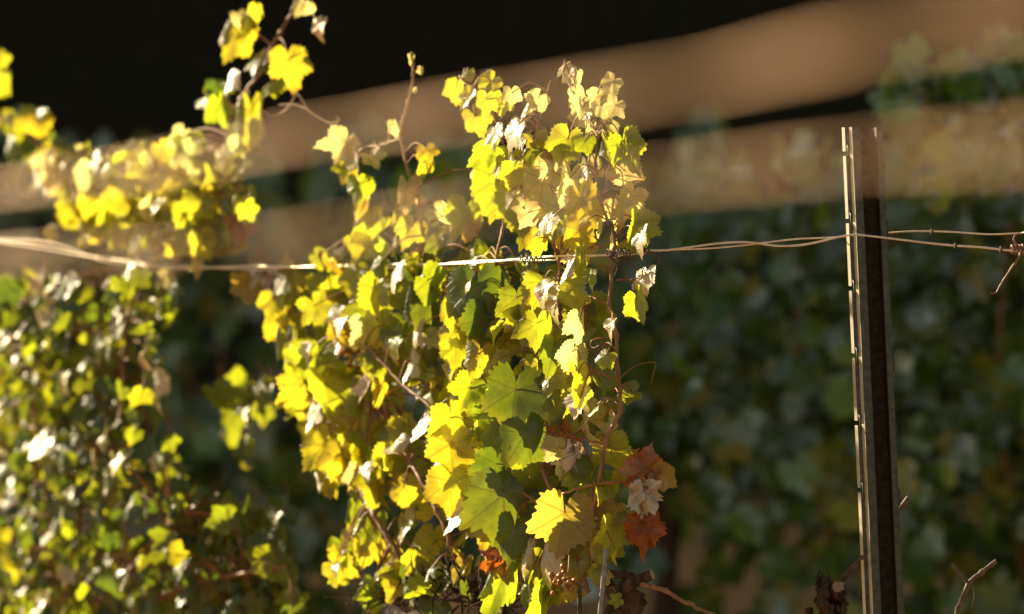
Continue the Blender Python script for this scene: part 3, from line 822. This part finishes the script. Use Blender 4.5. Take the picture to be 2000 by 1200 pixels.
# ------------------------------------------------------------------ the vine further along the row, at left
lv_loc = np.array((P(120, 1200, 7.25)[0], 7.25, 0))
lvine = empty('grapevine', lv_loc)
tag(lvine, 'yellow-green grapevine at left with a long shoot arching up over the wire', 'grapevine', 'grapevines')
mb = MB()
b = lv_loc
gnarl(mb, [b + (0, 0, -.05), b + (.02, 0, .3), b + (-.02, .01, .55), b + (.03, 0, .74)], .036, .028)
gnarl(mb, [b + (.03, 0, .72), b + (.15, -.02, .76), b + (.30, -.05, .74)], .024, .014)
gnarl(mb, [b + (.03, 0, .72), b + (-.1, .02, .78), b + (-.22, .05, .8)], .024, .014)
mb.build('trunk', [M_BARK, M_CUT], lvine)
lstem = stems_px(lvine, [
    ([(590, -40, .05), (572, 20, .04), (548, 62, .03), (530, 90, .02), (515, 132, .01), (470, 195, 0), (450, 245, 0), (430, 330, 0), (400, 420, .02), (300, 520, .12), (230, 700, .14), (210, 1000, .12), (190, 1180, .02)], .0022, .0034, M_CANE),
    ([(500, 62, .02), (530, 90, .02)], .0014, .0016, M_PETIOLE),
    ([(-20, 200, 0), (0, 230, 0), (60, 270, 0), (100, 300, 0), (200, 380, 0), (260, 480, .02), (240, 700, .05), (160, 1000, .03), (130, 1180, .0)], .002, .0034, M_CANE),
    ([(300, 370, 0), (240, 330, 0), (160, 310, 0)], .0014, .0016, M_CANE_GREEN),
    ([(40, 620, .0), (60, 760, .0), (90, 950, .0), (110, 1170, 0)], .002, .0032, M_CANE),
    ([(330, 1010, -.05), (300, 1060, -.04), (200, 1170, -.02)], .0022, .003, M_CANE),
    ([(560, 1105, 0), (480, 1120, 0), (380, 1140, 0), (260, 1190, 0)], .002, .003, M_CANE),
])
mb = MB()
ten(mb, [(580, 180, .0), (566, 206, 0), (548, 222, 0), (528, 227, 0), (512, 215, 0)], .0011)
ten(mb, [(578, 180, 0), (590, 195, 0), (600, 214, 0), (625, 232, 0), (648, 241, 0), (662, 236, 0), (658, 228, 0)], .0011)
ten(mb, [(600, 214, 0), (575, 205, 0), (545, 205, 0)], .0009)
ten(mb, [(60, 310, 0), (32, 345, 0), (38, 375, 0), (60, 382, 0), (66, 370, 0)], .0010)
mb.build('tendril', M_CANE_GREEN, lvine)
LMAN = [
 (458, 82, 100, 'y', 0, 25, -15, 0), (478, 50, 80, 'y', 0, 40, -10, 0), (470, 38, 46, 'p'), (500, 26, 40, 'y', 0, 0, 40, 0), (586, 18, 44, 'p'), (622, 62, 60, 'w', 0, 5, 55, 0), (606, 20, 36, 'p', 0, 0, 60, 0),
 (568, 134, 92, 'y', 0, -10, 10, 0), (505, 124, 66, 'g', 0), (530, 168, 74, 'm', 0.01), (442, 170, 70, 'w', 0, -20, 68, 0), (400, 200, 52, 'w', 0, -30, 60, 0), (432, 222, 82, 'm', 0, -20, 40, 0), (424, 180, 60, 'd', .02), (490, 240, 112, 'y', -.01, 0, 10, 0), (470, 275, 74, 'p', .01),
 (352, 282, 70, 'p', 0, 20, 45, 0), (390, 310, 76, 'p'), (430, 318, 66, 'p'), (350, 330, 70, 'p'), (425, 355, 60, 'y'), (330, 390, 100, 'y', -.03), (380, 400, 104, 'y', -.03), (300, 420, 80, 'y', -.02), (255, 400, 104, 'y', -.04), (225, 415, 90, 'y', -.03), (270, 350, 66, 'y'), (262, 320, 56, 'y'), (355, 465, 80, 'y', -.03), (400, 480, 70, 'y', -.03), (430, 450, 66, 'm'), (470, 450, 66, 'b', 0), (440, 485, 60, 'y'), (330, 480, 70, 'y'), (285, 470, 60, 'm'), (480, 395, 50, 'g'), (485, 380, 36, 'y'),
 (112, 350, 90, 'p'), (90, 320, 60, 'p'), (140, 330, 66, 'p'), (170, 345, 66, 'p'), (190, 370, 60, 'p'), (150, 375, 50, 'y'), (125, 420, 60, 'g'), (160, 430, 66, 'g'), (130, 410, 40, 'y'), (100, 455, 40, 'y'), (195, 430, 60, 'm'), (230, 455, 60, 'p'),
 (8, 170, 66, 'y', 0, 0, 30, 0), (72, 250, 84, 'y'), (38, 245, 60, 'g'), (12, 245, 60, 'm'), (18, 290, 66, 'g'), (110, 275, 44, 'd'), (55, 225, 40, 'm'), (2, 120, 40, 'y'),
 (258, 530, 80, 'w', -.05, 3, 74, 0), (310, 500, 50, 'p', 0, 0, 60, 0), (385, 520, 60, 'p', 0, 0, 66, 0),
 (80, 640, 80, 'w', -.04, 60, 60, 0), (90, 575, 66, 'w', -.04, 50, 60, 0), (120, 760, 80, 'w', -.04, 0, 60, 20), (80, 880, 90, 'w', -.04, 10, 60, 20), (300, 760, 80, 'w', -.04, -10, 68, 0), (190, 680, 70, 'w', -.04, 0, 60, 0), (230, 640, 60, 'w', -.04, -20, 60, 0), (255, 905, 60, 'y', -.05),
]
LOW = [(-30, 550), (330, 540), (345, 640), (290, 700), (330, 850), (360, 950), (350, 1200), (-30, 1200)]
dress(lvine, LMAN, [
    (LOW, 430, (34, 72), 'ggddmgdgd1', .10, .04),  # darker leaf mix stands in for weaker light low on this vine
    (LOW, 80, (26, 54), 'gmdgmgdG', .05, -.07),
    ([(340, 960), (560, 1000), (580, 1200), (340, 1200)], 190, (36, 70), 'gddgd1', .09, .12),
    ([(60, 300), (470, 290), (500, 420), (430, 510), (200, 480), (80, 400)], 110, (44, 80), 'yypymgy', .05, .03),
    ([(420, 760), (560, 760), (560, 840), (420, 960)], 14, (44, 80), 'dgg', .08, .3),
    ([(60, 310), (470, 280), (500, 400), (420, 500), (200, 480), (80, 400)], 50, (34, 60), 'yypm', .05, .0),
], lstem, 33, 80, .98)

# ------------------------------------------------------------------ pruned stumps right of the post
s1 = P(1625, 1200, 6.12)
st = empty('vine_stump', (s1[0], 6.12, 0))
tag(st, 'gnarled pruned vine stump with one cane slanting behind the steel post', 'vine stump', 'pruned vine stumps')
mb = MB()
b = np.array((s1[0], 6.12, 0))
gnarl(mb, [b + (0, 0, -.05), b + (-.01, 0, .4), b + (.008, 0, .7), P(1628, 1190, 6.12), P(1622, 1165, 6.12), P(1612, 1146, 6.12)], .024, .008, rough=.2)
gnarl(mb, [P(1628, 1185, 6.12), P(1634, 1160, 6.10), P(1638, 1146, 6.085)], .011, .0085, rough=.2)
gnarl(mb, [P(1618, 1200, 6.10), P(1606, 1170, 6.09), P(1612, 1145, 6.10), P(1606, 1132, 6.11)], .010, .006, rough=.25)
for _ in range(40):
    p = P(1620 + RNG.normal() * 14, RNG.uniform(1135, 1198), 6.105 + RNG.normal() * .008)
    q = p + np.array((RNG.normal() * .006, RNG.normal() * .004, RNG.normal() * .014))
    tube(mb, smooth_path([p, (p + q) / 2 + RNG.normal(size=3) * .002, q], n=3), RNG.uniform(.0015, .004), .0008, 6, 0, .15)
gnarl(mb, [P(1600, 1230, 6.12), P(1582, 1205, 6.12), P(1580, 1186, 6.12)], .006, .005, rough=.06)
mb.build('trunk', [M_BARK, M_CUT], st)
mb = MB(); tube(mb, smooth_path([P(1636, 1150, 6.12), P(1650, 1128, 6.12), P(1688, 1085, 6.10), P(1735, 1025, 6.09), P(1775, 972, 6.08)], n=6), .0034, .0038, 8, 0, .05, 6, 1); mb.build('cane', [M_GREYCANE, M_CUT], st)
mb = MB(); tube(mb, smooth_path([P(1685, 1090, 6.09), P(1680, 1125, 6.09), P(1676, 1165, 6.09)], n=5), .001, .0006, 6); mb.build('twig', M_GREYCANE, st)

s2 = P(1860, 1210, 6.05)
st2 = empty('vine_stump', (s2[0], 6.05, 0))
tag(st2, 'pruned vine at lower right with a bare forked cane', 'vine stump', 'pruned vine stumps')
mb = MB(); b = np.array((s2[0], 6.05, 0))
gnarl(mb, [b + (0, 0, -.05), b + (.012, 0, .35), b + (-.01, 0, .66), b + (0, 0, .80)], .026, .02, rough=.12)
mb.build('trunk', [M_BARK, M_CUT], st2)
for pts, r0, r1 in (([(1862, 1225), (1873, 1190), (1893, 1140), (1918, 1118), (1946, 1096)], .0040, .0027), ([(1893, 1142), (1878, 1124), (1858, 1101)], .0024, .0018)):
    mb = MB(); tube(mb, smooth_path([P(x, y, 6.03) for x, y in pts], n=6), r0, r1, 8, 0, .05, 6, 1); mb.build('cane', [M_GREYCANE, M_CUT], st2)
mb = MB(); tube(mb, smooth_path([P(x, y, 6.03) for x, y in ((1898, 1140), (1903, 1160), (1899, 1185))], n=5), .0009, .0005, 6); mb.build('twig', M_GREYCANE, st2)

# stakes beside the vine
def stake(x0, y0, x1, r, label, m, z):
    mb = MB()
    a, bb = P(x0, y0, z), P(x1, 1200, z)
    d = (bb - a) / (a[2] - bb[2])
    foot = a + d * (a[2] + .1)
    tube(mb, np.linspace(foot, a, 6), r, r, 10)
    tube(mb, np.linspace(a, a + (a - bb) / np.linalg.norm(a - bb) * .003, 2), r * 1.0, r * .5, 10)
    tag(mb.build('plant_stake', m, origin=foot), label, 'stake', 'plant stakes')
stake(1184, 1076, 1172, .0033, 'grey metal rod stuck beside the base of the tall right stem', M_STAKE, 5.95)
stake(1132, 1152, 1132, .0028, 'short dark rod between the leaves left of the grey rod', M_RUST, 5.95)

# ------------------------------------------------------------------ shaded row behind
def row2(x):    # parallel to the middle row
    return 8.85 - .86 * x

def back_vine(x, lab, n, width, zlo, zhi, cs, seed, s=(.055, .10), dep=.16, extra=()):
    rng = np.random.default_rng(seed)
    y = row2(x); g = gz(x, y)
    root = empty('grapevine', (x, y, g))
    tag(root, lab, 'grapevine', 'grapevines')
    mb = MB()
    b = np.array((x, y, g))
    pts = [b + (0, 0, -.05), b + (rng.normal() * .02, 0, .2), b + (rng.normal() * .02, 0, .4), b + (0, 0, max(.5, zlo - g + .1))]
    gnarl(mb, pts, .034, .022, rough=.1)
    mb.build('trunk', [M_BARK, M_CUT], root)
    for k in range(4):
        u = rng.uniform(-.4, .4) * width
        top = np.array((x + u, row2(x + u), zhi - rng.uniform(0, .15)))
        mb = MB(); tube(mb, smooth_path([pts[-1], (pts[-1] + top) / 2 + rng.normal(size=3) * .04, top], n=6), .006, .003, 7)
        mb.build('cane', M_CANE, root)
    mb = MB()
    for _ in range(n):
        u = np.clip(rng.normal() * .38, -.75, .75) * width
        zz = rng.uniform(zlo, zhi + np.clip(.05 * rng.normal(), -.1, .05))
        yy = row2(x + u) + rng.normal() * dep
        w = rng.uniform(*s)
        leaf_into(mb, rng, np.array((x + u, yy, zz)), w, cs[rng.integers(len(cs))], *((R(-36) + rng.normal() * R(14), rng.normal() * R(20), R(-52) + rng.normal() * R(14)) if rng.random() < .55 else (rng.normal() * R(35), rng.normal() * R(45), rng.uniform(R(-60), R(25)))), False)
    for cx, cy, sd, cnt, cc, (s0, s1) in extra:
        for _ in range(cnt):
            px, py = cx + rng.normal() * sd, cy + rng.normal() * sd
            zz = y - .38 + rng.normal() * .06
            leaf_into(mb, rng, P(px, py, zz), rng.uniform(s0, s1), cc[rng.integers(len(cc))], R(-20) + rng.normal() * R(30), rng.normal() * R(35), rng.uniform(R(-70), R(0)), False)
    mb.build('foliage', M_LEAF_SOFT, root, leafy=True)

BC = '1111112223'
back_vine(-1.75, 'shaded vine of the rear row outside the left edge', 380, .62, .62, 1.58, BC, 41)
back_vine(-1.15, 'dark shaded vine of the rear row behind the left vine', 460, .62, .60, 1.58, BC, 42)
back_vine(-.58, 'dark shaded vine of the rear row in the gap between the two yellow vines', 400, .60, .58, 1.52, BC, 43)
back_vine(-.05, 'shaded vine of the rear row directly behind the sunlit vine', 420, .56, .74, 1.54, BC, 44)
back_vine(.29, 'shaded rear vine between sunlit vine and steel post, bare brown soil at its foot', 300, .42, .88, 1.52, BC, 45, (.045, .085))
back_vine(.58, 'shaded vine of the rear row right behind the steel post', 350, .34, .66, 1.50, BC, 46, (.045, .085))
back_vine(.89, 'taller shaded vine of the rear row at the right edge', 540, .34, .60, 1.62, BC + '33', 47, (.045, .085),  # paler tints here and below imitate sun catching its leaves
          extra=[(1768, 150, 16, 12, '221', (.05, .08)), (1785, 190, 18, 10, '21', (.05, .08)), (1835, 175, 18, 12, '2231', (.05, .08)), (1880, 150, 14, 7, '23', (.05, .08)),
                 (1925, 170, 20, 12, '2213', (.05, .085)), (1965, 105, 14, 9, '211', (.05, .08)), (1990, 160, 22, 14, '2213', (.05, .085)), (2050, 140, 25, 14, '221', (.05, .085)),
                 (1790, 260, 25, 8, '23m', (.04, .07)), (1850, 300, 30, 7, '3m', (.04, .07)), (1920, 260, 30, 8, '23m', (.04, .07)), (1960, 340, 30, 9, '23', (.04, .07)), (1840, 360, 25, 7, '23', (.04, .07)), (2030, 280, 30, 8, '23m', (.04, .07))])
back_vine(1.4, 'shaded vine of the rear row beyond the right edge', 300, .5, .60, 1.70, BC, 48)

# ------------------------------------------------------------------ dark trees behind
def make_tree(x, y, h, r, label, seed, n=4200, lo=.12, cat='tree', wid=.10):
    rng = np.random.default_rng(seed)
    g = gz(x, y)
    root = empty('forest_tree', (x, y, g))
    tag(root, label, cat, 'forest trees behind the vineyard')
    b = np.array((x, y, g))
    mb = MB()
    tr = [b + (0, 0, -.2), b + (rng.normal() * .1, rng.normal() * .1, h * .35), b + (rng.normal() * .12, 0, h * .7), b + (0, 0, h * .97)]
    tube(mb, smooth_path(tr, n=8), .16, .03, 10, 0, .05)
    for k in range(26):
        t = rng.uniform(lo + .05, .92); a = rng.uniform(0, 6.28); L = r * (1 - t * .75) * .9
        p = b + np.array((0, 0, h * t)); q = p + np.array((math.cos(a) * L, math.sin(a) * L, L * rng.uniform(-.1, .4)))
        tube(mb, smooth_path([p, (p + q) / 2 + (0, 0, .06), q], n=4), .035 * (1 - t) + .01, .006, 6)
    mb.build('trunk', M_TRUNK, root)
    mb = MB()
    cl = [(rng.uniform(lo, 1), rng.uniform(0, 6.28), math.sqrt(rng.uniform(.05, 1))) for _ in range(110)]
    T = np.array((.018, .025, .010)); G = np.array((.026, .034, .007))
    for _ in range(n):
        t, a, q = cl[rng.integers(len(cl))]
        env = r * (1 - .8 * max(0, t - .25))
        c = b + np.array((math.cos(a) * env * q, math.sin(a) * env * q, h * t)) + rng.normal(size=3) * (.22, .22, .2)
        s = rng.uniform(.6, 1.3) * wid
        u = rng.normal(size=3); u /= np.linalg.norm(u); v = np.cross(u, rng.normal(size=3)); v /= np.linalg.norm(v)
        j = rng.uniform(.6, 1.4)
        V = [c - u * s, c - v * s * .5 , c + u * s, c + v * s * .5 + np.cross(u, v) * s * .2]
        mb.add(V, [(0, 1, 2, 3)], 0, None, np.append(T * j, .3), G * j)
    mb.build('crown', M_TREE_LEAF, root, leafy=True)

# the edge of the wood left of the picture: keeps the low sun off the rear row
make_tree(-8.0, 16.6, 9.0, 1.4, 'broad dark tree at the edge of the wood, far left outside the picture', 61, 10000, .05, wid=.18)
make_tree(-6.6, 17.2, 9.0, 1.5, 'dark tree outside the picture, second from the left at the edge of the wood', 62, 10000, .05, wid=.18)
make_tree(-5.3, 17.6, 9.0, 1.5, 'dark tree outside the picture, third from the left at the edge of the wood', 63, 6000, .05, wid=.18)
make_tree(-4.0, 17.8, 9.0, 1.5, 'dark tree just outside the left border of the picture', 67, 6000, .05, wid=.18)
make_tree(-2.4, 17.6, 8.5, 1.5, 'dark tree behind the leaves at the upper left corner', 68, 6000, .0, wid=.16)
make_tree(-1.2, 17.2, 8.5, 1.3, 'dark tree behind the arching shoot at upper left', 63, 6000, .0, wid=.16)
make_tree(-.2, 17.8, 9.0, 1.3, 'dark tree behind the bare shoot tip', 64, 6000, .0, wid=.16)
make_tree(.8, 17.2, 8.5, 1.3, 'dark tree behind the top of the sunlit vine', 65, 6000, .0, wid=.16)
make_tree(1.9, 17.6, 9.0, 1.4, 'dark tree behind the upper near wire at right', 66, 6000, .0, wid=.16)
